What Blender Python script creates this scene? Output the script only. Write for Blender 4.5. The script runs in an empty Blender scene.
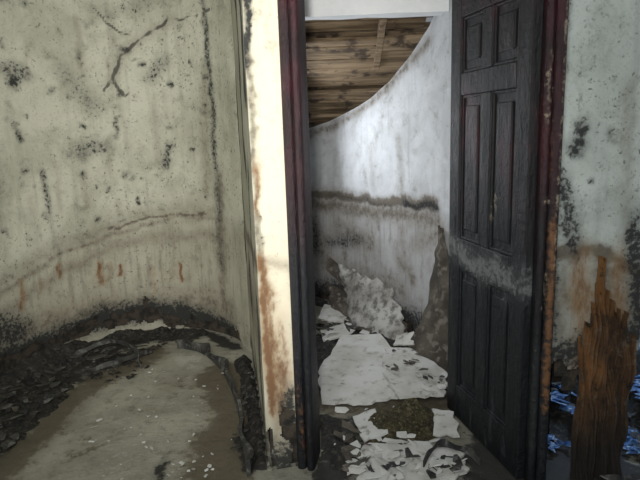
import bpy, bmesh, math, random
import numpy as np
from mathutils import Vector, Matrix, noise as mn
random.seed(7)
sc=bpy.context.scene
sc.view_settings.view_transform='Standard'
COL=bpy.context.collection
# ---------------- camera ----------------
p=math.radians(11); r=math.radians(1.9)
F=Vector((0,math.cos(p),-math.sin(p))); U=Vector((0,math.sin(p),math.cos(p))); R=Vector((1,0,0))
Rc=R*math.cos(r)-U*math.sin(r); Uc=R*math.sin(r)+U*math.cos(r)
m=Matrix((Rc,Uc,-F)).transposed().to_4x4(); m.translation=Vector((0,0,1.5))
cd=bpy.data.cameras.new('camera'); cam=bpy.data.objects.new('camera',cd); COL.objects.link(cam)
cam.matrix_world=m; cd.lens=31.5; cd.clip_start=0.02; sc.camera=cam

# ---------------- helpers ----------------
def smooth(P,n=12):
    out=[]
    for i in range(len(P)-1):
        p0=P[max(i-1,0)];p1=P[i];p2=P[i+1];p3=P[min(i+2,len(P)-1)]
        for k in range(n):
            t=k/n
            out.append(tuple(0.5*((2*b)+(c-a)*t+(2*a-5*b+4*c-d)*t*t+(-a+3*b-3*c+d)*t**3) for a,b,c,d in zip(p0,p1,p2,p3)))
    out.append(P[-1]); return out
def vnoise(X,Y,scale,seed=0,oct=4):
    out=np.zeros_like(X,dtype=float); amp=1; tot=0
    for o in range(oct):
        rng=np.random.RandomState(seed*17+o); G=rng.rand(256,256)
        x=X*scale*(2**o)+50;y=Y*scale*(2**o)+50
        xi=np.floor(x).astype(int);yi=np.floor(y).astype(int)
        fx=x-xi;fy=y-yi;fx=fx*fx*(3-2*fx);fy=fy*fy*(3-2*fy)
        g=lambda a,b:G[a%256,b%256]
        v=(g(xi,yi)*(1-fx)+g(xi+1,yi)*fx)*(1-fy)+(g(xi,yi+1)*(1-fx)+g(xi+1,yi+1)*fx)*fy
        out+=v*amp;tot+=amp;amp*=.5
    return out/tot
def strokes(X,Y,marks):
    res={}
    for k,pts,w,st in marks:
        if not isinstance(w,tuple): w=(w,w)
        x=X/w[0];y=Y/w[1]
        P=[(a/w[0],b/w[1]) for a,b in pts]
        if len(P)==1: d2=(x-P[0][0])**2+(y-P[0][1])**2
        else:
            d2=np.full_like(X,1e9)
            for (ax,ay),(bx,by) in zip(P[:-1],P[1:]):
                ex,ey=bx-ax,by-ay; L=ex*ex+ey*ey+1e-12
                t=np.clip(((x-ax)*ex+(y-ay)*ey)/L,0,1)
                d2=np.minimum(d2,(x-ax-t*ex)**2+(y-ay-t*ey)**2)
        v=st*np.exp(-d2)
        res[k]=np.maximum(res.get(k,np.zeros_like(X)),v)
    return res
ATTR=['brown','rust','black','low','cream','wet','hole','grime']
def add_attrs(me,data,n):
    for a in ATTR:
        at=me.attributes.new(a,'FLOAT','POINT')
        arr=np.zeros(len(me.vertices),dtype=np.float32)
        if a in data: arr[:n]=data[a]
        at.data.foreach_set('value',arr)
def obj(name,me,mats=(),parent=None):
    o=bpy.data.objects.new(name,me); COL.objects.link(o)
    for mm in mats: me.materials.append(mm)
    if parent: o.parent=parent
    return o
def wall(name,path,ztop,marks,mats,step=.012,back=.12,zmin=0,low=None,extra=None,holes=True):
    P=[Vector(q) for q in path]; cum=[0]
    for a,b in zip(P[:-1],P[1:]): cum.append(cum[-1]+(b-a).length)
    S=cum[-1]; ns=max(2,int(S/step)); sv=np.linspace(0,S,ns+1)
    px=np.interp(sv,cum,[q.x for q in P]);py=np.interp(sv,cum,[q.y for q in P])
    dx=np.gradient(px);dy=np.gradient(py);l=np.hypot(dx,dy);nx=-dy/l;ny=dx/l
    zt=np.array([ztop(s) if callable(ztop) else ztop for s in sv])
    nz=int(zt.max()/step); tz=np.linspace(0,1,nz+1)
    SS=np.repeat(sv[:,None],nz+1,1); ZZ=zmin+tz[None,:]*(zt[:,None]-zmin)
    WS=SS+(vnoise(SS,ZZ,10,21,3)-.5)*.05+(vnoise(SS,ZZ,40,23,2)-.5)*.02; WZ=ZZ+(vnoise(SS,ZZ,8,22,4)-.5)*.07
    data=strokes(WS,WZ,[q for q in marks if q[0]!='crack'])
    cr=strokes(WS,WZ,[('c',)+q[1:] for q in marks if q[0]=='crack'])
    data['grime']=cr['c']*np.clip(vnoise(SS,ZZ,14,31,2)*2.4-.35,0,1) if 'c' in cr else 0*SS
    for k in data: data[k]=np.clip(data[k],0,1.3)
    ll=low(SS) if low else .9
    nn=vnoise(SS,ZZ,5,3)
    data['low']=np.clip((ll-ZZ)/.12+.5+(nn-.5)*1.2,0,1)
    hole=data.get('hole',np.zeros_like(SS))
    hv=hole+(vnoise(SS,ZZ,14,5,4)-.5)*.9
    off=(vnoise(SS,ZZ,2.5,8,3)-.5)*.02
    vx=px[:,None]+nx[:,None]*off; vy=py[:,None]+ny[:,None]*off
    verts=np.stack([vx.ravel(),vy.ravel(),ZZ.ravel()],1)
    W=nz+1
    isT=(hole>.05)&(hv>.5)
    faces=[];mi=[]
    for i in range(ns):
        for j in range(nz):
            if isT[i,j] and isT[i+1,j] or (isT[i,j+1] and isT[i,j]): continue
            a=i*W+j; faces.append((a,a+W,a+W+1,a+1)); mi.append(0)
    vl=[tuple(v) for v in verts]
    n0=len(vl)
    if len(mats)>1:
        st=4
        idx=list(range(0,ns+1,st)); 
        if idx[-1]!=ns: idx.append(ns)
        zs=np.linspace(0,1,40)
        for o in (.025,back):
            b0=len(vl)
            for i in idx:
                for t in zs:
                    z=zmin+t*(zt[i]-zmin)
                    q=o+(mn.noise(Vector((px[i]*9,py[i]*9,z*9)))*.012 if o<.05 else 0)
                    vl.append((px[i]+nx[i]*q,py[i]+ny[i]*q,z))
            for i in range(len(idx)-1):
                for j in range(39):
                    zc=zs[j]*zt[idx[i]]; 
                    if extra and extra(sv[idx[i]],zc): continue
                    a=b0+i*40+j; f=(a,a+40,a+41,a+1)
                    faces.append(f);mi.append(1)
    me=bpy.data.meshes.new(name); me.from_pydata(vl,[],faces)
    me.polygons.foreach_set('material_index',mi)
    me.polygons.foreach_set('use_smooth',[True]*len(faces))
    add_attrs(me,{k:v.ravel() for k,v in data.items()},n0)
    return obj(name,me,mats)

# ---------------- materials ----------------
class NT:
    def __init__(s,name):
        s.m=bpy.data.materials.new(name); s.m.use_nodes=True; s.n=s.m.node_tree.nodes; s.l=s.m.node_tree.links
        s.b=s.n['Principled BSDF']; s.tc=s.n.new('ShaderNodeTexCoord')
    def coord(s,scale=(1,1,1)):
        mp=s.n.new('ShaderNodeMapping'); mp.inputs['Scale'].default_value=scale
        s.l.new(s.tc.outputs['Object'],mp.inputs[0]); return mp.outputs[0]
    def noise(s,sc,det=6,rough=.6,scale=(1,1,1),dist=0):
        t=s.n.new('ShaderNodeTexNoise'); t.inputs['Scale'].default_value=sc; t.inputs['Detail'].default_value=det
        t.inputs['Roughness'].default_value=rough; t.inputs['Distortion'].default_value=dist
        s.l.new(s.coord(scale),t.inputs['Vector']); return t.outputs['Fac']
    def ramp(s,x,a,b,inv=False):
        t=s.n.new('ShaderNodeMapRange'); t.interpolation_type='SMOOTHSTEP'
        t.inputs[1].default_value=a;t.inputs[2].default_value=b
        if inv: t.inputs[3].default_value=1;t.inputs[4].default_value=0
        s.l.new(x,t.inputs[0]); return t.outputs[0]
    def math(s,op,a,b):
        t=s.n.new('ShaderNodeMath'); t.operation=op
        for i,v in enumerate((a,b)):
            if isinstance(v,(int,float)): t.inputs[i].default_value=v
            else: s.l.new(v,t.inputs[i])
        return t.outputs[0]
    def mul(s,a,b): return s.math('MULTIPLY',a,b)
    def mix(s,f,a,b):
        t=s.n.new('ShaderNodeMix'); t.data_type='RGBA'
        for i,v in ((0,f),(6,a),(7,b)):
            if isinstance(v,(int,float)): t.inputs[i].default_value=v
            elif isinstance(v,tuple): t.inputs[i].default_value=(*v,1)
            else: s.l.new(v,t.inputs[i])
        return t.outputs[2]
    def attr(s,name):
        t=s.n.new('ShaderNodeAttribute'); t.attribute_name=name; return t.outputs['Fac']
    def mask(s,name,nz,amp=.9,a=.38,b=.62):
        x=s.attr(name)
        q=s.mul(s.math('SUBTRACT',nz,.5),amp)
        return s.ramp(s.mul(s.math('ADD',x,q),s.ramp(x,0,.12)),a,b)
    def z(s):
        t=s.n.new('ShaderNodeSeparateXYZ'); s.l.new(s.tc.outputs['Object'],t.inputs[0]); return t.outputs[2]
    def bump(s,h,st=.5,d=.01):
        t=s.n.new('ShaderNodeBump'); t.inputs['Strength'].default_value=st;t.inputs['Distance'].default_value=d
        s.l.new(h,t.inputs['Height']); s.l.new(t.outputs[0],s.b.inputs['Normal'])
    def done(s,c,rough=.8):
        if isinstance(c,tuple): s.b.inputs['Base Color'].default_value=(*c,1)
        else: s.l.new(c,s.b.inputs['Base Color'])
        if isinstance(rough,(int,float)): s.b.inputs['Roughness'].default_value=rough
        else: s.l.new(rough,s.b.inputs['Roughness'])
        return s.m
def plaster(name,A,B,lowc,speck=(.55,.63),spk=.85,lowk=1.0):
    t=NT(name)
    n0=t.noise(1.3,5,.6); n1=t.noise(3.2,8,.65,dist=.6); n2=t.noise(9,8,.7); n3=t.noise(48,5,.65); n4=t.noise(20,6,.7); n6=t.noise(90,4,.6)
    st=t.noise(1,6,.6,(16,16,1.3)); st2=t.noise(1,6,.65,(40,40,3))
    c=t.mix(t.ramp(n1,.35,.65),A,B)
    c=t.mix(t.mul(t.ramp(st,.5,.75),.4),c,tuple(x*.55 for x in B))
    lowf=t.attr('low')
    c=t.mix(t.mul(t.mul(lowf,t.math('ADD',.25,t.mul(n2,.6))),lowk),c,lowc)
    c=t.mix(t.mul(t.mul(lowf,t.ramp(st2,.50,.68)),.4*lowk),c,tuple(x*.5 for x in lowc))
    c=t.mix(t.mul(t.attr('cream'),.9),c,(.68,.615,.48))
    c=t.mix(t.mul(t.mul(t.ramp(n2,.50,.72),t.ramp(n1,.42,.6)),.6),c,(.17,.16,.12))
    sp=t.mul(t.ramp(n3,*speck),t.ramp(n4,.44,.6))
    c=t.mix(t.mul(t.mul(sp,t.ramp(n0,.3,.6)),spk),c,(.06,.06,.05))
    c=t.mix(t.mul(t.mul(t.ramp(n6,.56,.66),t.ramp(n2,.4,.6)),.45*spk),c,(.1,.1,.08))
    b=t.attr('brown')
    c=t.mix(t.mul(t.ramp(t.mul(b,t.math('ADD',.45,t.mul(n4,1.1))),.02,.95),.8),c,(.17,.135,.095))
    c=t.mix(t.mul(t.mask('brown',n4,1.5,.5,.9),.6),c,(.085,.07,.052))
    ru=t.attr('rust')
    c=t.mix(t.mul(t.ramp(t.mul(ru,t.math('ADD',.4,n4)),.03,.9),.6),c,(.33,.20,.09))
    c=t.mix(t.mul(t.mask('rust',t.noise(26,8,.75,(1,1,.35)),2.0,.5,1.1),.9),c,(.15,.07,.03))
    k=t.attr('black')
    kb=t.ramp(t.mul(k,t.math('ADD',.35,t.mul(n3,1.3))),.05,1.0)
    c=t.mix(t.mul(kb,.8),c,(.05,.05,.045))
    c=t.mix(t.mul(t.mask('black',n3,2.2,.55,.9),.85),c,(.018,.019,.02))
    g=t.attr('grime')
    c=t.mix(t.mul(t.ramp(g,.25,.8),.8),c,(.05,.045,.04))
    t.bump(t.math('ADD',n2,t.mul(n3,.4)),.5,.012)
    return t.done(c,.9)
def simple(name,A,B,scale=8,rough=.85,bump=.5,C=None,str_=(1,1,1),d=.01,lo=.38,hi=.62):
    t=NT(name); n=t.noise(scale,8,.65,str_); c=t.mix(t.ramp(n,lo,hi),A,B)
    if C: c=t.mix(t.ramp(t.noise(scale*3.1,6,.6),.52,.62),c,C)
    t.bump(t.noise(scale*2.5,8,.7,str_),bump,d); return t.done(c,rough)
M_left=plaster('plaster_left',(.62,.61,.50),(.47,.465,.37),(.38,.35,.27))
M_stub=plaster('plaster_stub',(.60,.58,.47),(.46,.45,.35),(.36,.32,.24),(.6,.68),.5,.6)
M_far=plaster('plaster_far',(.64,.66,.69),(.50,.515,.53),(.36,.35,.335),(.60,.68),.6)
M_right=plaster('plaster_right',(.58,.62,.59),(.45,.49,.46),(.30,.29,.25))
M_core=simple('rotten_substrate',(.015,.014,.012),(.07,.055,.04),14,.9,1)
M_dirt=simple('wet_dirt',(.008,.008,.008),(.03,.027,.023),14,.7,1,(.07,.063,.052),d=.02)
M_sod=simple('moss_sod',(.035,.03,.015),(.09,.078,.038),22,.95,1,(.17,.145,.08),d=.025)
M_slab=simple('plasterboard',(.62,.62,.60),(.50,.49,.46),3,.85,.3,None,lo=.4,hi=.7)
def slabmat(name='plasterboard_sheet',A=(.66,.66,.64),B=(.50,.49,.45),D=(.20,.18,.145),lo=.54,hi=.68):
    t=NT(name); n=t.noise(4,6,.6); n2=t.noise(16,8,.7)
    c=t.mix(t.ramp(n,.4,.65),A,B); c=t.mix(t.mul(t.ramp(n2,lo,hi),.8),c,D)
    t.bump(n2,.3,.008); return t.done(c,.85)
M_sheet=slabmat()
M_grey=slabmat('torn_grey_board',(.46,.455,.44),(.24,.23,.21),(.09,.08,.068),.46,.62)
M_wood=simple('old_timber',(.12,.08,.045),(.28,.20,.12),2,.85,.5,(.06,.04,.025),(1.2,14,14))
def postmat():
    t=NT('rotten_orange_wood'); n=t.noise(6,8,.7,(3,3,.8)); n2=t.noise(16,8,.75); n3=t.noise(3,5,.6)
    c=t.mix(t.ramp(n,.35,.62),(.045,.026,.016),(.17,.085,.035))
    c=t.mix(t.mul(t.ramp(n3,.48,.6),.7),c,(.33,.15,.045))
    c=t.mix(t.mul(t.ramp(n2,.52,.64),.7),c,(.26,.20,.14))
    c=t.mix(t.mul(t.ramp(n2,.36,.46,True),.9),c,(.018,.013,.010))
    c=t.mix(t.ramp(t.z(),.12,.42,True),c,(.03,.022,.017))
    t.bump(n2,1,.03); return t.done(c,.95)
M_rust=postmat()
M_brownboard=simple('soaked_board',(.05,.042,.034),(.11,.095,.075),5,.85,.8,(.17,.15,.125))
M_dark=simple('dark_board',(.02,.02,.022),(.07,.068,.06),7,.7,.8,(.13,.13,.12))
M_blue=simple('blue_plastic',(.03,.08,.20),(.10,.22,.48),12,.4,.6,(.40,.52,.68))
def doormat(name,top,top2,scuff=.3,dk=.75,lo=.44,hi=.58):
    t=NT(name); z=t.z()
    n=t.noise(5,8,.65,(1,1,.4)); n2=t.noise(18,8,.7,(1,1,.22)); n3=t.noise(6,8,.7,(1,1,.6)); n5=t.noise(40,6,.7)
    c=t.mix(t.ramp(n,.35,.65),top,top2)
    c=t.mix(t.mul(t.ramp(n3,lo,hi),dk),c,(.004,.004,.005))
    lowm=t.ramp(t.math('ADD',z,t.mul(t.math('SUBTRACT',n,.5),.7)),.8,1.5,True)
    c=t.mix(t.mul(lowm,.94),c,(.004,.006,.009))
    c=t.mix(t.mul(t.mul(t.ramp(n2,.56,.72),t.math('ADD',.2,lowm)),scuff),c,(.11,.12,.13))
    c=t.mix(t.mul(t.ramp(t.attr('wet'),.1,1.1),.4),c,(.11,.12,.125))
    c=t.mix(t.mul(t.mask('wet',n5,2.0,.5,1.0),.8),c,(.20,.21,.21))
    c=t.mix(t.mul(t.mask('rust',n5,1.6,.4,.9),.85),c,(.22,.10,.04))
    c=t.mix(t.mask('cream',n5,1.4,.45,.8),c,(.36,.30,.22))
    t.bump(t.math('ADD',n2,t.mul(n5,.7)),.9,.015)
    return t.done(c,t.math('ADD',.26,t.mul(n3,.45)))
M_door=doormat('charred_maroon_door',(.030,.006,.010),(.010,.004,.006),.5,.95,.40,.52)
M_frame=doormat('maroon_varnish_frame',(.050,.008,.014),(.018,.005,.008),.2,.6)
def floormat():
    t=NT('concrete_floor'); n=t.noise(3,8,.65); n2=t.noise(14,8,.7); n3=t.noise(60,4,.6)
    c=t.mix(t.ramp(n,.35,.65),(.40,.39,.32),(.28,.27,.22))
    c=t.mix(t.mul(t.ramp(n2,.48,.68),.6),c,(.15,.14,.105))
    c=t.mix(t.mul(t.ramp(n3,.60,.7),.4),c,(.5,.49,.44))
    c=t.mix(t.mul(t.mask('cream',n2,1.6),.55),c,(.54,.53,.47))
    b=t.attr('brown')
    c=t.mix(t.mul(t.ramp(t.mul(b,t.math('ADD',.5,n2)),.05,.9),.75),c,(.14,.11,.065))
    c=t.mix(t.mul(t.mask('brown',n2,1.6),.6),c,(.085,.068,.043))
    c=t.mix(t.mul(t.ramp(t.attr('black'),.05,.8),.6),c,(.06,.055,.045))
    c=t.mix(t.mul(t.mask('black',n2,1.5),.93),c,(.02,.019,.018))
    t.bump(t.math('ADD',n2,t.mul(n3,.3)),.7,.015)
    return t.done(c,t.math('ADD',.66,t.mul(n2,.3)))
M_floor=floormat()
M_ceil=simple('ceiling_plaster',(.4,.4,.36),(.3,.3,.26),3)

# ---------------- wall_left (rounded alcove) ----------------
L=smooth([(-1.9,-.6),(-2.1,1.5),(-2.25,2.7),(-2.15,3.4),(-1.88,3.85),(-1.62,4.12),(-1.32,4.24),(-1.0,4.2),(-.7,4.0),(-.5,3.68)])
# survey table: notes were taken along a chord of the alcove; convert to arc length / height on the wall
TS=[1.2,1.8,1.95,2.1,2.2,2.3,2.4,2.5,2.6,2.7,2.8,2.9,3.0,3.1,3.2,3.3,3.4,3.5,3.6,3.7,3.745,3.85]
TN=[3.53,4.06,4.18,4.29,4.37,4.44,4.52,4.61,4.70,4.79,4.88,4.97,5.07,5.17,5.28,5.39,5.51,5.63,5.76,5.89,5.94,6.0]
TK=[1.39,1.28,1.25,1.22,1.20,1.18,1.17,1.15,1.14,1.13,1.12,1.11,1.10,1.09,1.08,1.07,1.06,1.05,1.04,1.03,1.02,1.0]
def cv(a,b): return float(np.interp(a,TS,TN)),1.5+(b-1.5)*float(np.interp(a,TS,TK))
def sh(ms):
    out=[]
    for k,pts,w,st in ms:
        if not isinstance(w,tuple): w=(w,w)
        out.append((k,[cv(a,b) for a,b in pts],(w[0]*1.1,w[1]*1.1),st))
    return out
rr=random.Random(11)
ml=[('brown',[(1.2,.62),(2.09,.74),(2.51,.82),(2.99,.86),(3.42,.93),(3.73,.90)],.03,.6),
    ('brown',[(2.9,.90),(3.2,.935),(3.6,.945)],.012,.9),
    ('brown',[(1.9,.76),(2.3,.84),(2.8,.90),(3.3,.96),(3.73,.97)],.09,.48),
    ('brown',[(1.9,.6),(2.5,.7),(3.0,.78),(3.73,.8)],.06,.5),
    ('brown',[(2.0,.5),(2.3,.38),(3.0,.38),(3.7,.35)],(.1,.12),.45),
    ('brown',[(3.7,.1),(3.75,1.2)],(.07,.1),.65),
    ('brown',[(3.62,1.1),(3.68,1.9)],(.06,.1),.5),('black',[(3.70,2.4),(3.73,1.9),(3.71,1.3)],(.035,.1),.75),
    ('black',[(3.72,1.2),(3.70,.6)],(.05,.1),.55),
    ('crack',[(3.11,1.78),(3.05,1.88),(3.11,2.01),(3.25,2.14),(3.46,2.28),(3.63,2.27),(3.8,2.33)],.012,1.3),
    ('crack',[(3.25,2.14),(3.1,2.2),(2.98,2.3)],.009,1.0),('crack',[(3.05,1.88),(2.98,1.8)],.009,1.0),('crack',[(3.11,2.01),(3.3,2.0),(3.4,1.85)],.008,.9),
    ('brown',[(3.05,1.88),(3.11,2.01),(3.25,2.14),(3.46,2.28)],.05,.4),
    ('black',[(2.31,1.83)],(.05,.06),1.0),('black',[(2.25,1.9),(2.4,1.86)],(.09,.05),.65),
    ('black',[(2.44,1.3),(2.46,1.1)],(.025,.08),.7),('black',[(2.7,1.9),(2.9,1.7)],(.12,.07),.45),
    ('black',[(2.78,1.42),(2.9,1.45)],(.12,.08),.6),('black',[(3.34,1.30),(3.38,1.42)],(.04,.04),.75),
    ('black',[(3.4,2.0),(3.3,1.9)],(.07,.07),.55),
    ('black',[(2.45,1.15),(2.5,.7)],(.03,.1),.4),('black',[(3.1,2.3),(3.4,2.4)],(.2,.06),.4),
    ('black',[(2.0,2.2),(2.0,1.3)],(.12,.3),.4),
    ('rust',[(2.49,.74),(2.49,.68)],(.022,.03),1.0),('rust',[(2.12,.72),(2.12,.60)],(.022,.04),.9),
    ('rust',[(2.30,.70),(2.30,.62)],(.016,.03),.6),('rust',[(2.81,.67),(2.81,.56)],(.025,.03),1.0),
    ('rust',[(2.90,.66),(2.90,.62)],(.016,.03),.6),('rust',[(2.96,.63),(2.96,.56)],(.022,.02),.9),
    ('rust',[(3.20,.57),(3.20,.40)],(.014,.03),.6),('rust',[(3.39,.57),(3.39,.49)],(.02,.03),1.0),
    ('rust',[(2.82,.6),(2.82,.58)],(.08,.05),.45),
    ('rust',[(2.1,.5),(2.9,.45)],(.1,.12),.25),('rust',[(3.3,.5)],(.3,.12),.22)]
for _ in range(90):
    a=rr.uniform(1.9,3.7);b=rr.uniform(.95,2.4);q=rr.uniform(.008,.028)
    ml.append(('black',[(a,b),(a+rr.uniform(-.03,.03),b+rr.uniform(-.02,.03))],q,rr.uniform(.4,.85)))
for _ in range(26):
    a=rr.uniform(1.9,3.7);b=rr.uniform(1.0,2.3)
    ml.append(('brown',[(a,b),(a,b-rr.uniform(.1,.35))],(rr.uniform(.01,.04),.05),rr.uniform(.2,.45)))
for _ in range(34):
    a=rr.uniform(1.9,3.7);b=rr.uniform(.35,.85)
    ml.append(('brown',[(a,b),(a,b-rr.uniform(.05,.2))],(rr.uniform(.01,.02),.04),rr.uniform(.3,.6)))
ml=sh(ml)
ml+=[('hole',[(3.0,.04),(4.4,.06),(4.8,.10),(5.0,.12),(5.2,.12),(5.5,.05),(6.1,.02)],(.06,.08),.74),
    ('hole',[(5.2,.12),(5.2,.22)],(.035,.05),.9),('hole',[(4.95,.15)],(.06,.05),.8),
    ('black',[(3.0,.08),(4.4,.1),(4.8,.14),(5.2,.16),(5.5,.11),(6.0,.07)],(.08,.095),1.15),
    ('black',[(4.75,.22),(5.25,.22)],(.1,.08),.65),('black',[(3.9,.3),(4.2,.25)],(.2,.16),.9),('brown',[(3.8,.22),(6.0,.22)],(.1,.12),.6)]
stainL=lambda s: np.interp(s,[cv(a,0)[0] for a in (1.2,2.09,2.51,2.99,3.42,3.73)],[cv(a,b)[1] for a,b in ((1.2,.62),(2.09,.76),(2.51,.83),(2.99,.87),(3.42,.94),(3.73,.91))])
wall('wall_left',L,2.55,ml,[M_left,M_core],step=.014,low=stainL)
# ---------------- wall_center (side face + stub face) ----------------
Sx=1.409
C=[(-.5,3.68),(-.27,2.29),(-.13,2.32)]
mc=[('cream',[(Sx+.05,1.25),(Sx+.12,1.25)],(.03,1.0),1.1),('cream',[(Sx+.1,.5),(Sx+.1,2.5)],(.06,.3),1.1),
    ('brown',[(.1,.92),(Sx-.02,.95)],.05,.8),('brown',[(.1,.6),(Sx-.05,.6)],(.1,.2),.55),
    ('black',[(.7,2.4),(.72,1.5),(.8,1.35)],(.10,.1),1.2),('black',[(1.15,2.5),(1.15,1.7)],(.10,.1),1.1),
    ('black',[(.1,1.2),(.1,.9)],(.07,.1),.8),('black',[(1.0,1.3),(1.0,.9)],(.08,.1),.8),
    ('black',[(.6,.75),(.7,.2)],(.1,.15),.9),('black',[(1.2,.7),(1.3,.1)],(.1,.15),.95),
    ('hole',[(0,.0),(1.3,.05)],(.1,.09),.75),('black',[(0,.06),(1.4,.1)],(.1,.1),1.0),
    ('rust',[(Sx+.02,.98),(Sx+.035,.3)],(.028,.05),1.1),('rust',[(Sx+.03,.8),(Sx+.08,.3)],(.045,.1),.9),
    ('rust',[(Sx+.02,1.35),(Sx+.02,1.2)],(.02,.05),.8),('rust',[(Sx+.09,.65),(Sx+.1,.3)],(.035,.1),.7),
    ('brown',[(Sx+.01,2.5),(Sx+.01,.9)],(.02,.1),.7),
    ('brown',[(Sx+.03,.95),(Sx+.05,.2)],(.03,.1),.5),
    ('brown',[(Sx+.02,1.0),(Sx+.14,.94)],(.03,.04),.55),('black',[(Sx+.02,1.98),(Sx+.0,1.8)],(.02,.08),1.0),
    ('brown',[(Sx+.1,2.2),(Sx+.1,1.9)],(.01,.1),.35),('black',[(Sx+.02,1.2),(Sx+.03,1.0)],(.012,.08),.5),
    ('black',[(Sx+.03,.0),(Sx+.14,.08)],(.05,.14),1.0),('hole',[(Sx+.10,.24),(Sx+.14,.05)],(.05,.1),.8),
    ('hole',[(Sx+.0,.18),(Sx+.02,.0)],(.03,.1),.7),('black',[(Sx+.11,.3),(Sx+.14,.05)],(.05,.12),.9),
    ]
wall('wall_center',C,2.55,mc,[M_stub,M_core],step=.008,low=lambda s:.93+0*s,back=.1)
# ---------------- wall_back ----------------
Fp=smooth([(-.6,5.1),(-.1,4.9),(.25,4.55),(.5,4.15),(.7,3.75),(.85,3.35),(.95,2.95),(.97,2.5)])
xs=[0,.6,.83,1.07,1.33,1.57,1.81,2.03,2.10,2.2,4]; zs_=[1.45,1.53,1.58,1.65,1.73,1.83,1.97,2.12,2.2,2.45,2.45]
mf=[('brown',[(.4,.97),(1.05,.96),(1.43,.965),(2.1,.99)],.05,1.0),('brown',[(.4,.88),(1.43,.89),(2.1,.9)],.10,.72),
    ('brown',[(.5,1.02),(1.2,1.0)],(.1,.05),.45),
    ('brown',[(1.7,1.0),(2.1,1.02)],(.05,.05),.85),('black',[(1.75,.97),(2.1,.985)],(.06,.035),.95),('black',[(.9,.96),(1.5,.95)],(.2,.02),.55),
    ('brown',[(.5,.8),(.7,.4)],(.2,.2),.6),('brown',[(.9,.7),(1.3,.6)],(.15,.15),.6),('black',[(.8,.55),(1.1,.62)],(.14,.08),.65),
    ('black',[(.55,.7),(.6,.5)],(.14,.12),.7),
    ('brown',[(1.68,.55),(1.75,.5)],(.08,.06),.6),('black',[(.4,.1),(1.15,.14),(1.9,.12),(2.6,.1)],(.1,.12),.95),
    ('hole',[(.4,.03),(1.15,.06),(2.6,.05)],(.1,.07),.7),('brown',[(.6,.35),(1.7,.32)],(.1,.14),.55),
    ('brown',[(1.9,.7),(2.1,.8)],(.1,.1),.55),
    ('brown',[(1.69,1.38),(1.72,.6)],(.06,.1),.5),('brown',[(.9,1.3),(.95,1.0)],(.05,.1),.4),
    ('brown',[(.6,1.46),(1.3,1.68),(2.03,2.04)],.05,.65),('brown',[(1.3,1.3),(1.35,1.05)],(.04,.1),.35)]
for _ in range(40):
    a=rr.uniform(.5,2.1);b=rr.uniform(.2,.95)
    mf.append(('brown',[(a,b),(a+rr.uniform(-.05,.05),b-rr.uniform(.03,.2))],(rr.uniform(.01,.05),.04),rr.uniform(.3,.65)))
for _ in range(16):
    a=rr.uniform(.5,2.1);b=rr.uniform(1.0,1.7)
    mf.append(('brown',[(a,b),(a,b-rr.uniform(.03,.2))],(rr.uniform(.01,.05),.04),rr.uniform(.2,.4)))
wall('wall_back',Fp,lambda s: float(np.interp(s,xs,zs_)),mf,[M_far,M_core],low=lambda s:.93+0*s)
# ---------------- wall_right ----------------
mr=[('brown',[(0,.98),(.15,1.0),(.34,.92),(.42,.9)],.04,.9),('brown',[(0,.8),(.42,.75)],(.1,.15),.6),
    ('black',[(.11,1.47),(.09,1.40)],(.04,.05),.95),('black',[(.05,1.25),(.10,1.05)],(.05,.10),.8),
    ('black',[(.22,1.46)],(.02,.03),.7),('rust',[(.14,.95),(.16,.55)],(.05,.1),.8),('black',[(.36,1.05),(.40,.7)],(.06,.14),.9),
    ('rust',[(.30,.95),(.32,.6)],(.05,.1),.7),('black',[(.03,2.2),(.02,1.7)],(.03,.1),.5),('black',[(.03,.9),(.04,.6)],(.04,.1),.6),
    ('brown',[(.06,.7),(.08,.5)],(.04,.1),.6),('brown',[(.0,2.4),(.0,.9)],(.02,.1),.6),('brown',[(.3,1.6),(.32,1.1)],(.04,.1),.45),
    ('hole',[(.0,.42),(.15,.46),(.40,.50)],(.06,.08),.9),('hole',[(.0,.2),(.42,.25)],(.2,.22),1.3),('hole',[(.0,.0),(.42,.0)],(.2,.22),1.3),
    ('black',[(.0,.54),(.42,.66)],(.1,.09),.9),('brown',[(.24,.9),(.3,.5)],(.08,.1),.7)]
for _ in range(14):
    a=rr.uniform(0,.4);b=rr.uniform(.9,2.3);q=rr.uniform(.006,.02)
    mr.append(('black',[(a,b),(a,b+rr.uniform(0,.03))],q,rr.uniform(.4,.8)))
wall('wall_right',[(.90,2.16),(1.31,2.2),(1.33,2.33)],2.55,mr,[M_right,M_core],step=.008,low=lambda s:.93+0*s,back=.1,
     extra=lambda s,z: z<.42+.05*math.sin(s*40))
wall('wall_rear',[(1.15,4.4),(3.2,4.3)],2.45,[('black',[(0,.5),(2,.5)],(1,.7),.7),('brown',[(0,1),(2,1)],.1,.7)],[M_far,M_core],step=.03)
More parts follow.
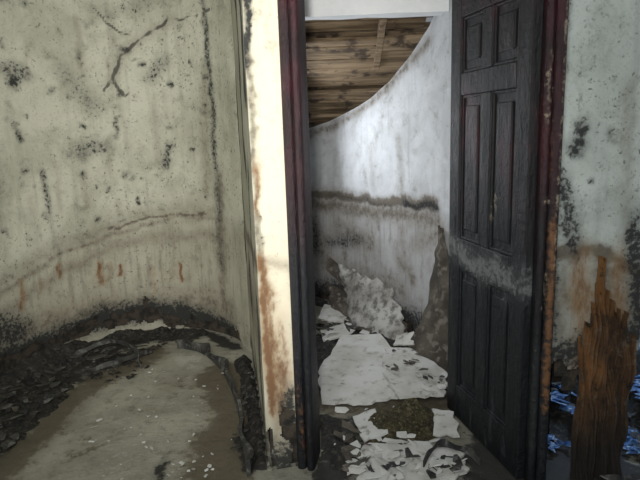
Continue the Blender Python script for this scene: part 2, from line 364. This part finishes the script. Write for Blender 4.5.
# ---------------- floor / ceiling ----------------
def grid(name,x0,x1,y0,y1,step,hf,mat,marks=()):
    nx=int((x1-x0)/step);ny=int((y1-y0)/step)
    X,Y=np.meshgrid(np.linspace(x0,x1,nx+1),np.linspace(y0,y1,ny+1),indexing='ij')
    Z=hf(X,Y); v=np.stack([X.ravel(),Y.ravel(),Z.ravel()],1)
    W=ny+1; f=[(i*W+j,(i+1)*W+j,(i+1)*W+j+1,i*W+j+1) for i in range(nx) for j in range(ny)]
    me=bpy.data.meshes.new(name); me.from_pydata([tuple(q) for q in v],[],f)
    me.polygons.foreach_set('use_smooth',[True]*len(f))
    add_attrs(me,{k:q.ravel() for k,q in strokes(X+(vnoise(X,Y,4,9)-.5)*.16,Y+(vnoise(X,Y,4,10)-.5)*.16,list(marks)).items()},len(v))
    return obj(name,me,[mat])
fm=[('black',[(-1.85,1.5),(-1.9,2.4),(-1.9,3.2),(-1.7,3.7)],.33,1.1),('black',[(-1.7,3.8),(-1.3,4.1),(-1.0,4.12)],.14,1.0),
    ('black',[(-.9,4.1),(-.62,3.8)],.07,.9),
    ('black',[(-1.45,3.5),(-1.2,3.75)],.10,.6),
    ('brown',[(-1.48,2.0),(-1.5,2.7),(-1.45,3.3),(-1.15,3.75)],.12,.8),
    ('brown',[(-.66,3.4),(-.52,2.9),(-.48,2.2),(-.48,1.9)],(.17,.16),1.0),('black',[(-.45,3.3),(-.37,2.3)],.05,.9),
    ('black',[(.05,2.2),(.1,2.6)],.14,.75),('black',[(0,3.3),(.3,4.4),(.8,3.2)],.3,.8),('brown',[(0,3),(.7,3)],.4,.7),
    ('black',[(.75,2.0),(.9,2.4),(1.3,2.0)],.25,1.0),('black',[(1.4,2.9)],(.5,.7),1.2),('brown',[(.6,1.9),(1.3,1.6)],.2,.7),
    ('black',[(-.74,2.38),(-.70,2.15)],(.035,.12),.6),('brown',[(-.9,3.2)],(.2,.2),.4),('brown',[(-1.2,2.5)],(.15,.2),.45),('brown',[(-1.0,2.9)],(.12,.1),.4),('cream',[(.2,2.25),(.55,2.2)],.14,.8),('cream',[(-1.0,2.5)],(.2,.3),.4),('cream',[(-.95,3.6)],(.2,.25),.6)]
grid('floor',-2.4,3.2,-.6,5.15,.02,lambda X,Y:(vnoise(X,Y,3,2)-.5)*.012,M_floor,fm)
def flat(name,pts,z,mat):
    me=bpy.data.meshes.new(name); bm=bmesh.new()
    a=[bm.verts.new((x,y,z)) for x,y in pts]; b=[bm.verts.new((x,y,z+.08)) for x,y in pts]
    bm.faces.new(a);bm.faces.new(b[::-1])
    n=len(pts)
    for i in range(n): bm.faces.new((a[i],b[i],b[(i+1)%n],a[(i+1)%n]))
    bmesh.ops.recalc_face_normals(bm,faces=bm.faces); bm.to_mesh(me); return obj(name,me,[mat])
flat('ceiling',[(-2.4,-.6),(2.4,-.6),(2.4,5.2),(-2.4,5.2)],2.55,M_ceil)

def box(bm,o,ax,ay,az,x0,x1,y0,y1,z0,z1):
    vs=[bm.verts.new(o+ax*x+ay*y+az*z) for x in (x0,x1) for y in (y0,y1) for z in (z0,z1)]
    for f in ((0,1,3,2),(4,6,7,5),(0,4,5,1),(2,3,7,6),(0,2,6,4),(1,5,7,3)): bm.faces.new([vs[i] for i in f])
    return vs
Zv=Vector((0,0,1))
# ---------------- door leaf ----------------
def door():
    h=Vector((.825,2.155,.012)); f=Vector((.675,2.80,.012)); ax=(f-h).normalized(); Wd=(f-h).length
    ny=Vector((ax.y,-ax.x,0))
    if ny.dot(-Vector((h.x,h.y,0)))<0: ny=-ny
    bm=bmesh.new(); H=2.085
    B=lambda x0,x1,z0,z1,y0=-.02,y1=.02: box(bm,h,ax,ny,Zv,x0,x1,y0,y1,z0,z1)
    B(0,.10,0,H);B(Wd-.10,Wd,0,H)
    for z0,z1 in ((0,.18),(.80,.95),(1.63,1.73),(H-.11,H)): B(.10,Wd-.10,z0,z1,-.019,.019)
    mid=Wd/2
    for z0,z1 in ((.18,.80),(.95,1.63),(1.73,H-.11)):
        B(mid-.04,mid+.04,z0,z1,-.018,.018)
        for a,b in ((.10,mid-.04),(mid+.04,Wd-.10)):
            B(a,b,z0,z1,-.006,.006)
            B(a,a+.014,z0,z1,-.013,.013);B(b-.014,b,z0,z1,-.013,.013);B(a,b,z0,z0+.014,-.013,.013);B(a,b,z1-.014,z1,-.013,.013)
            B(a+.038,b-.038,z0+.05,z1-.05,-.012,.012)
    B(Wd-.07,Wd-.035,.9,1.06,-.023,.023)
    me=bpy.data.meshes.new('door_1')
    bmesh.ops.subdivide_edges(bm,edges=[e for e in bm.edges if e.calc_length()>.12],cuts=24,use_grid_fill=True)
    bmesh.ops.recalc_face_normals(bm,faces=bm.faces); bm.to_mesh(me)
    V=np.array([v.co[:] for v in me.vertices]); q=(V-np.array(h))@np.array(ax); z=V[:,2]
    d=strokes(q+(vnoise(q,z,9,3)-.5)*.06,z+(vnoise(q,z,9,4)-.5)*.12,[('wet',[(.02,.88),(.35,.86),(Wd,.92)],(.1,.09),.9),('wet',[(.05,.5),(.05,.1)],(.03,.2),.45),
        ('cream',[(.20,1.33)],(.045,.05),1.0),('cream',[(.03,1.62)],(.02,.03),.7),('wet',[(Wd-.05,1.2),(Wd-.05,.3)],(.03,.2),.5),
        ('cream',[(.24,1.2),(.28,1.1)],(.02,.04),.6),('wet',[(.30,1.5)],(.03,.1),.5),('wet',[(.16,.75),(.2,.4)],(.04,.1),.6),('wet',[(.45,.3),(.45,.7)],(.04,.1),.55),
        ('wet',[(.1,1.68),(.5,1.68)],(.1,.03),.42),('rust',[(.04,.9),(.05,.4)],(.02,.1),.4)])
    add_attrs(me,d,len(V))
    o=obj('door_1',me,[M_door]); b=o.modifiers.new('b','BEVEL'); b.width=.005;b.segments=2;b.limit_method='ANGLE'
    return o
door()
# ---------------- door frame ----------------
def frame():
    bm=bmesh.new()
    def prof(o,ax,ay,pts,z0,z1,n=60):
        rings=[]
        for i in range(n+1):
            z=z0+(z1-z0)*i/n
            rings.append([bm.verts.new(o+ax*x+ay*y+Zv*z) for x,y in pts])
        k=len(pts)
        for a,b in zip(rings[:-1],rings[1:]):
            for i in range(k): bm.faces.new((a[i],a[(i+1)%k],b[(i+1)%k],b[i]))
        bm.faces.new(rings[0][::-1]);bm.faces.new(rings[-1])
    def arch(w,s=1):
        pts=[(0,.0)]
        for i in range(9):
            a=math.pi*(1-i/8); pts.append((w*.27+math.cos(a)*w*.25,-.012-math.sin(a)*.018))
        pts.append((w*.54,-.010))
        for i in range(9):
            a=math.pi*(1-i/8); pts.append((w*.77+math.cos(a)*w*.22,-.012-math.sin(a)*.028))
        pts+=[(w,.12),(w-.03,.12),(w-.03,.16),(0.02,.16),(.02,0)]
        return [(x*s,y) for x,y in pts]
    d=Vector((1.06,-.18,0)).normalized(); n=Vector((-d.y,d.x,0))
    prof(Vector((-.135,2.325,0)),d,n,arch(.085),0.0,2.2)
    prof(Vector((.925,2.14,0)),d,n,arch(.085,-1),0.0,2.2)
    o=Vector((-.135,2.325,2.1)); Wd=(Vector((.925,2.14,2.1))-o).length
    box(bm,o,d,n,Zv,0,Wd,-.02,.16,0,.1)
    me=bpy.data.meshes.new('door_frame'); bmesh.ops.recalc_face_normals(bm,faces=bm.faces); bm.to_mesh(me)
    V=np.array([v.co[:] for v in me.vertices])
    add_attrs(me,strokes(V[:,0],V[:,2],[('cream',[(.86,1.75),(.86,1.5)],(.03,.04),.55),('cream',[(.87,1.2)],(.03,.05),.6),
       ('cream',[(.88,.9),(.87,.8)],(.02,.05),.55),('cream',[(.88,2.0)],(.02,.04),.6),('cream',[(.91,2.1),(.91,1.0)],(.012,.1),.6),('wet',[(.86,.6),(.86,.2)],(.05,.1),.4),
       ('rust',[(.90,1.1),(.90,.4)],(.025,.1),.8),('rust',[(.87,1.5),(.88,1.3)],(.02,.05),.5),('rust',[(-.12,.4),(-.1,.1)],(.03,.1),.5)]),len(V))
    return obj('door_frame',me,[M_frame])
frame()
# ---------------- timber stair soffit + white beam ----------------
def soffit():
    bm=bmesh.new(); an=math.atan(.52)
    d=Vector((0,math.cos(an),-math.sin(an))); up=Vector((0,math.sin(an),math.cos(an)))
    o=Vector((0,3.66,1.5+(4.9-3.66)*.52+.07)); t=0
    X1=lambda yy: float(np.interp(yy,[3.35,3.75,4.15,4.55,4.9,5.1],[.9,.72,.56,.33,.05,-.1]))+(.28 if yy>3.86 else 0.03)
    while t<1.5:
        w=random.uniform(.06,.14); yy=o.y+d.y*t
        h0=random.choice((0,0,.03,-.02,.05)); tl=random.uniform(-.03,.03)
        box(bm,o+d*t+up*h0,Vector((1,tl,0)),d,up,-.3,X1(yy),0,w-.006,0,.03)
        box(bm,o+d*t+up*.09,Vector((1,0,0)),d,up,-.3,X1(yy),0,w,0,.02)
        t+=w
    for x in (.42,): box(bm,o-up*.03,Vector((1,0,0)),d,up,x,x+.045,.05,.6,.0,.05)
    me=bpy.data.meshes.new('s'); bmesh.ops.recalc_face_normals(bm,faces=bm.faces); bm.to_mesh(me)
    o=obj('stair_soffit',me,[M_wood]); b=o.modifiers.new('b','BEVEL'); b.width=.004
soffit()
def beam():
    bm=bmesh.new(); box(bm,Vector((-.3,3.5,2.165)),Vector((1,-.02,.0)).normalized(),Vector((0,1,0)),Zv,0,1.1,0,.12,0,.3)
    bmesh.ops.subdivide_edges(bm,edges=bm.edges,cuts=6,use_grid_fill=True)
    for v in bm.verts: v.co+=mn.noise_vector(v.co*7)*.008
    me=bpy.data.meshes.new('b'); bm.to_mesh(me); obj('ceiling_beam',me,[simple('white_paint',(.88,.89,.90),(.80,.82,.83),4)])
beam()
# ---------------- slabs / boards ----------------
def poly_slab(name,pts,th,mat,jag=.02,seed=0,n=7):
    rnd=random.Random(seed); P=[Vector(q) for q in pts]; out=[]
    nrm=Vector((0,0,0))
    c=sum(P,Vector())/len(P)
    for a,b in zip(P,P[1:]+P[:1]): nrm+=(a-c).cross(b-c)
    nrm.normalize()
    for a,b in zip(P,P[1:]+P[:1]):
        e=(b-a).normalized().cross(nrm)
        for k in range(n):
            t=k/n; out.append(a.lerp(b,t)+e*(rnd.uniform(-jag,jag) if k else 0))
    bm=bmesh.new()
    top=[bm.verts.new(q) for q in out]; bot=[bm.verts.new(q-nrm*th) for q in out]
    ct=bm.verts.new(c+nrm*th*.2); cb=bm.verts.new(c-nrm*th)
    N=len(out)
    for i in range(N):
        j=(i+1)%N
        bm.faces.new((top[i],top[j],ct)); bm.faces.new((bot[j],bot[i],cb)); bm.faces.new((top[j],top[i],bot[i],bot[j]))
    bmesh.ops.recalc_face_normals(bm,faces=bm.faces)
    me=bpy.data.meshes.new(name); bm.to_mesh(me); return obj(name,me,[mat])
PS='plasterboard_slab'
poly_slab(PS,[(-.04,3.22,.05),(-.02,2.84,.045),(.22,2.80,.05),(.42,2.86,.06),(.50,3.3,.08),(.40,3.74,.09),(.14,3.76,.08)],.014,M_sheet,.012,1)
poly_slab(PS,[(.40,2.80,.08),(.64,2.80,.085),(.72,3.05,.09),(.60,3.42,.10),(.40,3.46,.10),(.34,3.1,.095)],.014,M_sheet,.012,9)
poly_slab(PS,[(-.04,4.15,.08),(.16,4.05,.07),(.22,4.25,.10),(.02,4.4,.11)],.015,M_sheet,.01,2,4)
poly_slab(PS,[(.14,2.14,.02),(.36,2.10,.025),(.60,2.18,.035),(.62,2.36,.035),(.42,2.44,.035),(.17,2.42,.03)],.010,M_sheet,.025,3)
poly_slab(PS,[(.0,3.74,.05),(.20,3.80,.075),(.16,4.02,.075),(-.02,3.96,.05)],.012,M_sheet,.01,12,4)
poly_slab(PS,[(.18,2.46,.03),(.30,2.50,.05),(.26,2.72,.06),(.14,2.70,.03)],.010,M_sheet,.012,14,4)
poly_slab(PS,[(.52,2.5,.03),(.64,2.46,.04),(.66,2.66,.06),(.56,2.7,.05)],.010,M_sheet,.012,15,4)
poly_slab(PS,[(.46,3.5,.10),(.58,3.40,.14),(.60,3.52,.18),(.50,3.62,.12)],.012,M_sheet,.012,16,4)
poly_slab('fallen_plank',[(.08,4.60,.46),(.62,3.86,.10),(.58,3.82,.02),(.05,4.52,.36)],.025,M_brownboard,.004,4)
def bent(name,A,B,Cc,D,bow,mat,th=.01,nu=24,nv=24,seed=0,rag=.03):
    A,B,Cc,D=map(Vector,(A,B,Cc,D)); nrm=(B-A).cross(D-A).normalized()
    bm=bmesh.new(); rows=[]
    for j in range(nv+1):
        v=j/nv; row=[]
        for i in range(nu+1):
            u=i/nu
            uu=u+(mn.noise(Vector((v*7,seed,0)))*rag*4*(abs(u-.5)*2)**2); vv=v+(mn.noise(Vector((u*7,seed,4)))*rag*4*(v**2))
            q=A.lerp(B,uu).lerp(D.lerp(Cc,uu),vv)+nrm*(math.sin(u*math.pi)*bow+mn.noise(Vector((u*3,v*3,seed)))*.025)
            row.append(bm.verts.new(q))
        rows.append(row)
    for j in range(nv):
        for i in range(nu): bm.faces.new((rows[j][i],rows[j][i+1],rows[j+1][i+1],rows[j+1][i])).smooth=True
    me=bpy.data.meshes.new(name); bm.to_mesh(me); o=obj(name,me,[mat]); s=o.modifiers.new('s','SOLIDIFY'); s.thickness=th
bent('torn_board',(.22,4.05,.03),(.60,3.66,.02),(.52,3.96,.36),(.14,4.42,.44),.03,M_grey,seed=3)
bent('torn_board',(.08,4.28,.06),(.28,4.02,.05),(.22,4.36,.22),(.04,4.5,.26),.02,M_brownboard,seed=5)
def leaning():
    bm=bmesh.new(); nu,nv=26,40; rows=[]
    A0=Vector((.50,3.42,.0));A1=Vector((.83,3.10,.0)); T=Vector((.755,3.55,.88))
    for j in range(nv+1):
        v=j/nv; row=[]
        l=A0.lerp(T,v)+Vector((.07,.03,0))*math.sin(v*math.pi)*1.1; rgt=A1.lerp(T+Vector((.035,-.05,-.03)),v)
        l+=Vector((1,.1,0))*mn.noise(Vector((v*9,1.3,0)))*.035
        for i in range(nu+1):
            u=i/nu; q=l.lerp(rgt,u)
            q+=Vector((-.6,-.8,0))*(math.sin(u*math.pi)*.05*(1-v)+mn.noise(Vector((u*3,v*6,2)))*.025)
            row.append(bm.verts.new(q))
        rows.append(row)
    for j in range(nv):
        for i in range(nu): bm.faces.new((rows[j][i],rows[j][i+1],rows[j+1][i+1],rows[j+1][i]))
    me=bpy.data.meshes.new('l'); bm.to_mesh(me); o=obj('leaning_wallboard',me,[M_brownboard]); s=o.modifiers.new('s','SOLIDIFY'); s.thickness=.012
leaning()
# ---------------- rotten post: exposed decayed wall stud ----------------
def post():
    bm=bmesh.new(); rnd=random.Random(5)
    o=Vector((1.045,2.135,0)); ax=Vector((1,.1,0)).normalized(); ay=Vector((-.1,1,0)).normalized()
    x=0; N=30
    for i in range(N):
        u=i/(N-1); base=np.interp(u,[0,.12,.22,.30,.38,.46,.7,.85,1],[.60,.74,.80,.94,.97,.80,.74,.72,.60]); tp=float(base)+rnd.uniform(-.06,.03)
        w=.0085; n=30; x0=x; prev=None; yo=rnd.uniform(-.006,.006); sw=rnd.uniform(-.006,.006)
        tt=.80+rnd.uniform(-.1,.1)
        for k in range(n+1):
            z=tp*k/n; s=1 if k<n*tt else max(.15,1-(k-n*tt)/(n*(1-tt))*.85)
            a=x0+w*(1-s)*.5+mn.noise(Vector((i*.15,z*3.5,0)))*.026+sw*(k/n)**2; b=a+w*s
            y0=yo+mn.noise(Vector((i*.35,z*7,4)))*.03; y1=.035
            ring=[bm.verts.new(o+ax*q[0]+ay*q[1]+Zv*z) for q in ((a,y0),(b,y0+.003),(b,y1),(a,y1))]
            if prev:
                for q in range(4): bm.faces.new((prev[q],prev[(q+1)%4],ring[(q+1)%4],ring[q]))
            else: bm.faces.new(ring[::-1])
            prev=ring
        bm.faces.new(prev); x+=w*.9
    bmesh.ops.recalc_face_normals(bm,faces=bm.faces)
    me=bpy.data.meshes.new('p'); bm.to_mesh(me); obj('rotten_wood_post',me,[M_rust])
post()
def ribbon(name,path,h,th,mat,z0=0.0,wob=.0,seed=0):
    P=smooth([tuple(q) for q in path],10); bm=bmesh.new(); prev=None
    for i,q in enumerate(P):
        q=Vector((q[0],q[1],q[2] if len(q)>2 else z0)); a=Vector(P[max(i-1,0)][:2]);b=Vector(P[min(i+1,len(P)-1)][:2]); d=(b-a).normalized(); n=Vector((-d.y,d.x,0))
        hh=h*(1+.35*mn.noise(Vector((i*.35,seed,0)))); t=wob*mn.noise(Vector((i*.2,seed,5)))
        ring=[bm.verts.new(q),bm.verts.new(q+n*th),bm.verts.new(q+n*(th+t)+Zv*hh),bm.verts.new(q+n*t+Zv*hh)]
        if prev:
            for k in range(4): bm.faces.new((prev[k],prev[(k+1)%4],ring[(k+1)%4],ring[k]))
        else: bm.faces.new(ring)
        prev=ring
    bm.faces.new(prev[::-1]); bmesh.ops.recalc_face_normals(bm,faces=bm.faces)
    me=bpy.data.meshes.new(name); bm.to_mesh(me); return obj(name,me,[mat])
ribbon('baseboard_center',[(-1.05,3.80),(-.88,3.72),(-.70,3.46),(-.55,3.08),(-.44,2.65),(-.36,2.25)],.07,.018,M_dark,0,.05,2)
ribbon('baseboard_back',[(-.1,4.75),(.22,4.42),(.42,4.08),(.56,3.8)],.07,.018,M_dark,0,.02,3)
# ---------------- dirt mounds ----------------
def mound(pts,w,h,seed=1,rough=.6,base=-.02):
    xs=[a for a,b in pts];ys=[b for a,b in pts]
    x0,x1=min(xs)-w*1.8,max(xs)+w*1.8;y0,y1=min(ys)-w*1.8,max(ys)+w*1.8
    def hf(X,Y):
        e=strokes(X,Y,[('a',pts,w,1)])['a']
        return base+h*e*(1-rough+rough*2*vnoise(X,Y,9,seed,4))+(vnoise(X,Y,32,seed+4,2)-.5)*.03*np.clip(e*2,0,1)
    return hf,(x0,x1,y0,y1)
def mounds(name,specs,mat,step=.016,clipf=None):
    V=[];Fc=[]
    for pts,w,h,seed in specs:
        hf,(x0,x1,y0,y1)=mound(pts,w,h,seed=seed)
        nx=int((x1-x0)/step);ny=int((y1-y0)/step)
        X,Y=np.meshgrid(np.linspace(x0,x1,nx+1),np.linspace(y0,y1,ny+1),indexing='ij');Z=hf(X,Y)
        b=len(V);W=ny+1;V+=[tuple(q) for q in np.stack([X.ravel(),Y.ravel(),Z.ravel()],1)]
        for i in range(nx):
            for j in range(ny):
                if max(Z[i,j],Z[i+1,j],Z[i,j+1],Z[i+1,j+1])<-.008: continue
                if clipf and clipf(X[i,j],Y[i,j]): continue
                a=b+i*W+j;Fc.append((a,a+W,a+W+1,a+1))
    bm=bmesh.new(); me=bpy.data.meshes.new(name); me.from_pydata(V,[],Fc); bm.from_mesh(me)
    bmesh.ops.delete(bm,geom=[v for v in bm.verts if not v.link_faces],context='VERTS')
    me=bpy.data.meshes.new(name); bm.to_mesh(me)
    return obj(name,me,[mat])
def leftclip(x,y):
    wx=float(np.interp(y,[-.6,1.5,2.7,3.4,3.85,4.12,4.24],[-1.9,-2.1,-2.25,-2.15,-1.88,-1.62,-1.32]))
    if x<wx+.02: return True
    if y>float(np.interp(x,[-1.62,-1.32,-1.0,-.7,-.5],[4.12,4.24,4.2,4.0,3.68]))-.015 and x>-1.62: return True
    return x>float(np.interp(y,[2.29,3.68],[-.28,-.51]))
def farclip(x,y): return x>float(np.interp(y,[2.5,2.95,3.35,3.75,4.15,4.55,4.9],[.9,.93,.83,.68,.48,.23,-.12]))-.0 or (y<2.6 and x<-.04)
def rightclip(x,y): return (y>2.2 and x<1.08+(.12 if y>2.9 else 0)) 
mounds('dirt_pile',[([(-2.0,2.2),(-2.05,2.8),(-1.98,3.3),(-1.8,3.75)],.16,.11,1),([(-1.75,3.85),(-1.5,4.08),(-1.2,4.14),(-.95,4.1)],.07,.06,2),([(-1.7,2.6),(-1.68,3.2)],.14,.05,6),
   ([(-1.5,3.55),(-1.3,3.75)],.09,.04,7),([(-.55,3.55),(-.40,2.9),(-.3,2.35)],.05,.06,3)],M_dirt,clipf=leftclip)
mounds('dirt_pile',[([(.05,3.3),(.15,4.2),(.45,3.8),(.7,3.2)],.18,.06,4),([(.06,2.35),(.0,2.7)],.08,.05,5)],M_dirt,clipf=farclip)
mounds('moss_sod',[([(.32,2.60),(.45,2.66)],.13,.11,8)],M_sod,step=.01)
mounds('dirt_pile',[([(1.3,2.9),(1.9,2.9)],.35,.2,9),([(.85,2.0),(1.05,2.02),(1.3,2.08)],.06,.07,10)],M_dirt,clipf=rightclip)
# ---------------- rubble ----------------
def rubble(name,areas,mats,seed=0):
    rnd=random.Random(seed); bm=bmesh.new()
    for (cx,cy,rx,ry,z,n,s0,s1,mi) in areas:
        for _ in range(n):
            a=rnd.uniform(0,6.28);q=math.sqrt(rnd.random());c=Vector((cx+rx*q*math.cos(a),cy+ry*q*math.sin(a),z+rnd.uniform(0,.015)))
            s=rnd.uniform(s0,s1); el=rnd.uniform(1,2.2)
            t=bmesh.new(); 
            for k in range(10): t.verts.new(Vector((rnd.uniform(-1,1)*el,rnd.uniform(-1,1),rnd.uniform(-.15,.15)))*s)
            bmesh.ops.convex_hull(t,input=t.verts)
            bmesh.ops.delete(t,geom=[v for v in t.verts if not v.link_faces],context='VERTS')
            rot=Matrix.Rotation(rnd.uniform(0,6.28),4,'Z')@Matrix.Rotation(rnd.uniform(-.5,.5),4,'X')
            for f in t.faces: f.material_index=mi
            tmp=bpy.data.meshes.new('t'); bmesh.ops.transform(t,matrix=Matrix.Translation(c+Vector((0,0,s*.15)))@rot,verts=t.verts); t.to_mesh(tmp); t.free()
            bm.from_mesh(tmp); bpy.data.meshes.remove(tmp)
    me=bpy.data.meshes.new(name); bm.to_mesh(me); return obj(name,me,mats)
MM=[M_slab,M_dirt,M_brownboard,M_blue,M_dark]
rubble('plaster_rubble',[(.38,2.28,.30,.16,.03,46,.008,.032,0),(.38,2.28,.30,.16,.03,24,.008,.03,4),(.62,2.95,.10,.15,.09,12,.01,.025,0),(.55,3.2,.2,.3,.10,12,.01,.03,2),
    (.1,2.4,.1,.2,.03,22,.01,.035,2),(.3,2.6,.3,.3,.03,24,.01,.03,0),(.2,4.1,.25,.35,.05,24,.015,.04,4),(.15,3.95,.2,.3,.05,14,.02,.04,2),(.2,4.1,.3,.3,.06,22,.015,.045,0),(.66,2.9,.1,.15,.1,10,.01,.02,4)],MM,1)
rubble('debris_fragments',[(-1.55,3.55,.22,.22,.03,40,.012,.04,4),(-1.25,3.9,.3,.12,.02,30,.01,.035,1),(-1.75,2.8,.25,.6,.04,50,.010,.035,4),
    (-1.75,2.8,.28,.6,.03,60,.01,.03,1),(-1.8,2.9,.2,.5,.06,12,.01,.03,2),(-1.3,3.4,.2,.2,.0,26,.008,.025,1),(-.9,2.9,.4,.7,.0,50,.004,.011,0),(-.44,2.9,.05,.55,.02,30,.01,.022,4),(-.58,2.4,.15,.3,.0,16,.004,.014,0)],MM,2)
rubble('blue_plastic_scraps',[(1.30,2.75,.16,.3,.10,60,.02,.05,3),(1.35,2.75,.2,.3,.11,26,.02,.05,4),(1.6,3.1,.4,.4,.12,30,.02,.05,4),(1.75,2.9,.3,.5,.14,110,.02,.06,3),(1.06,2.38,.06,.06,.02,12,.012,.03,3),(1.45,2.35,.08,.18,.02,50,.01,.035,3),(1.5,2.5,.15,.2,.05,30,.02,.04,4)],MM,3)
rubble('threshold_rubble',[(.85,2.0,.2,.06,.03,24,.01,.035,1),(1.22,2.0,.14,.08,.03,20,.01,.04,4),(1.3,1.95,.1,.1,.03,14,.01,.03,3)],MM,4)
for i,pa in enumerate([[(-1.7,3.62,.04),(-1.5,3.72,.09),(-1.3,3.62,.07),(-1.2,3.45,.01)],[(-1.55,3.35,.02),(-1.35,3.45,.05),(-1.2,3.7,.02)],
    [(.42,2.2,.05),(.5,2.3,.08),(.62,2.28,.06),(.66,2.2,.05)]]):
    ribbon('curled_strip',pa,.03,.006,M_dark,0,.02,i)
# ---------------- lights ----------------
def area(name,loc,tgt,size,power,col):
    l=bpy.data.lights.new(name,'AREA'); l.shape='RECTANGLE'; l.size=size[0];l.size_y=size[1];l.energy=power;l.color=col
    o=bpy.data.objects.new(name,l); COL.objects.link(o); o.location=loc
    o.rotation_euler=(Vector(tgt)-Vector(loc)).to_track_quat('-Z','Y').to_euler()
area('rear_fill_light',(-.4,-.4,2.1),(-.7,3.6,1.4),(1.2,1.0),52,(.98,1,.98))  # added unseen soft fill behind the camera; no window is modelled
area('hidden_fill_light',(-.22,4.2,1.45),(.9,3.3,1.3),(.4,.5),9,(.90,.95,1))  # added lamp, hidden behind the side wall, to brighten the far room
area('side_light',(1.9,3.3,2.2),(1.8,3.5,0),(.5,.5),24,(.5,.7,1))
l=bpy.data.lights.new('flash','SPOT'); l.energy=285; l.spot_size=math.radians(72); l.spot_blend=1; l.shadow_soft_size=.06; l.color=(1,.98,.93)
o=bpy.data.objects.new('flash_light',l); COL.objects.link(o); o.location=(-.08,-.05,1.62); o.rotation_euler=(Vector((-.55,3.4,1.45))-o.location).to_track_quat('-Z','Y').to_euler()
w=bpy.data.worlds.new('w'); sc.world=w; w.use_nodes=True; w.node_tree.nodes['Background'].inputs[0].default_value=(.86,.94,1,1); w.node_tree.nodes['Background'].inputs[1].default_value=.22
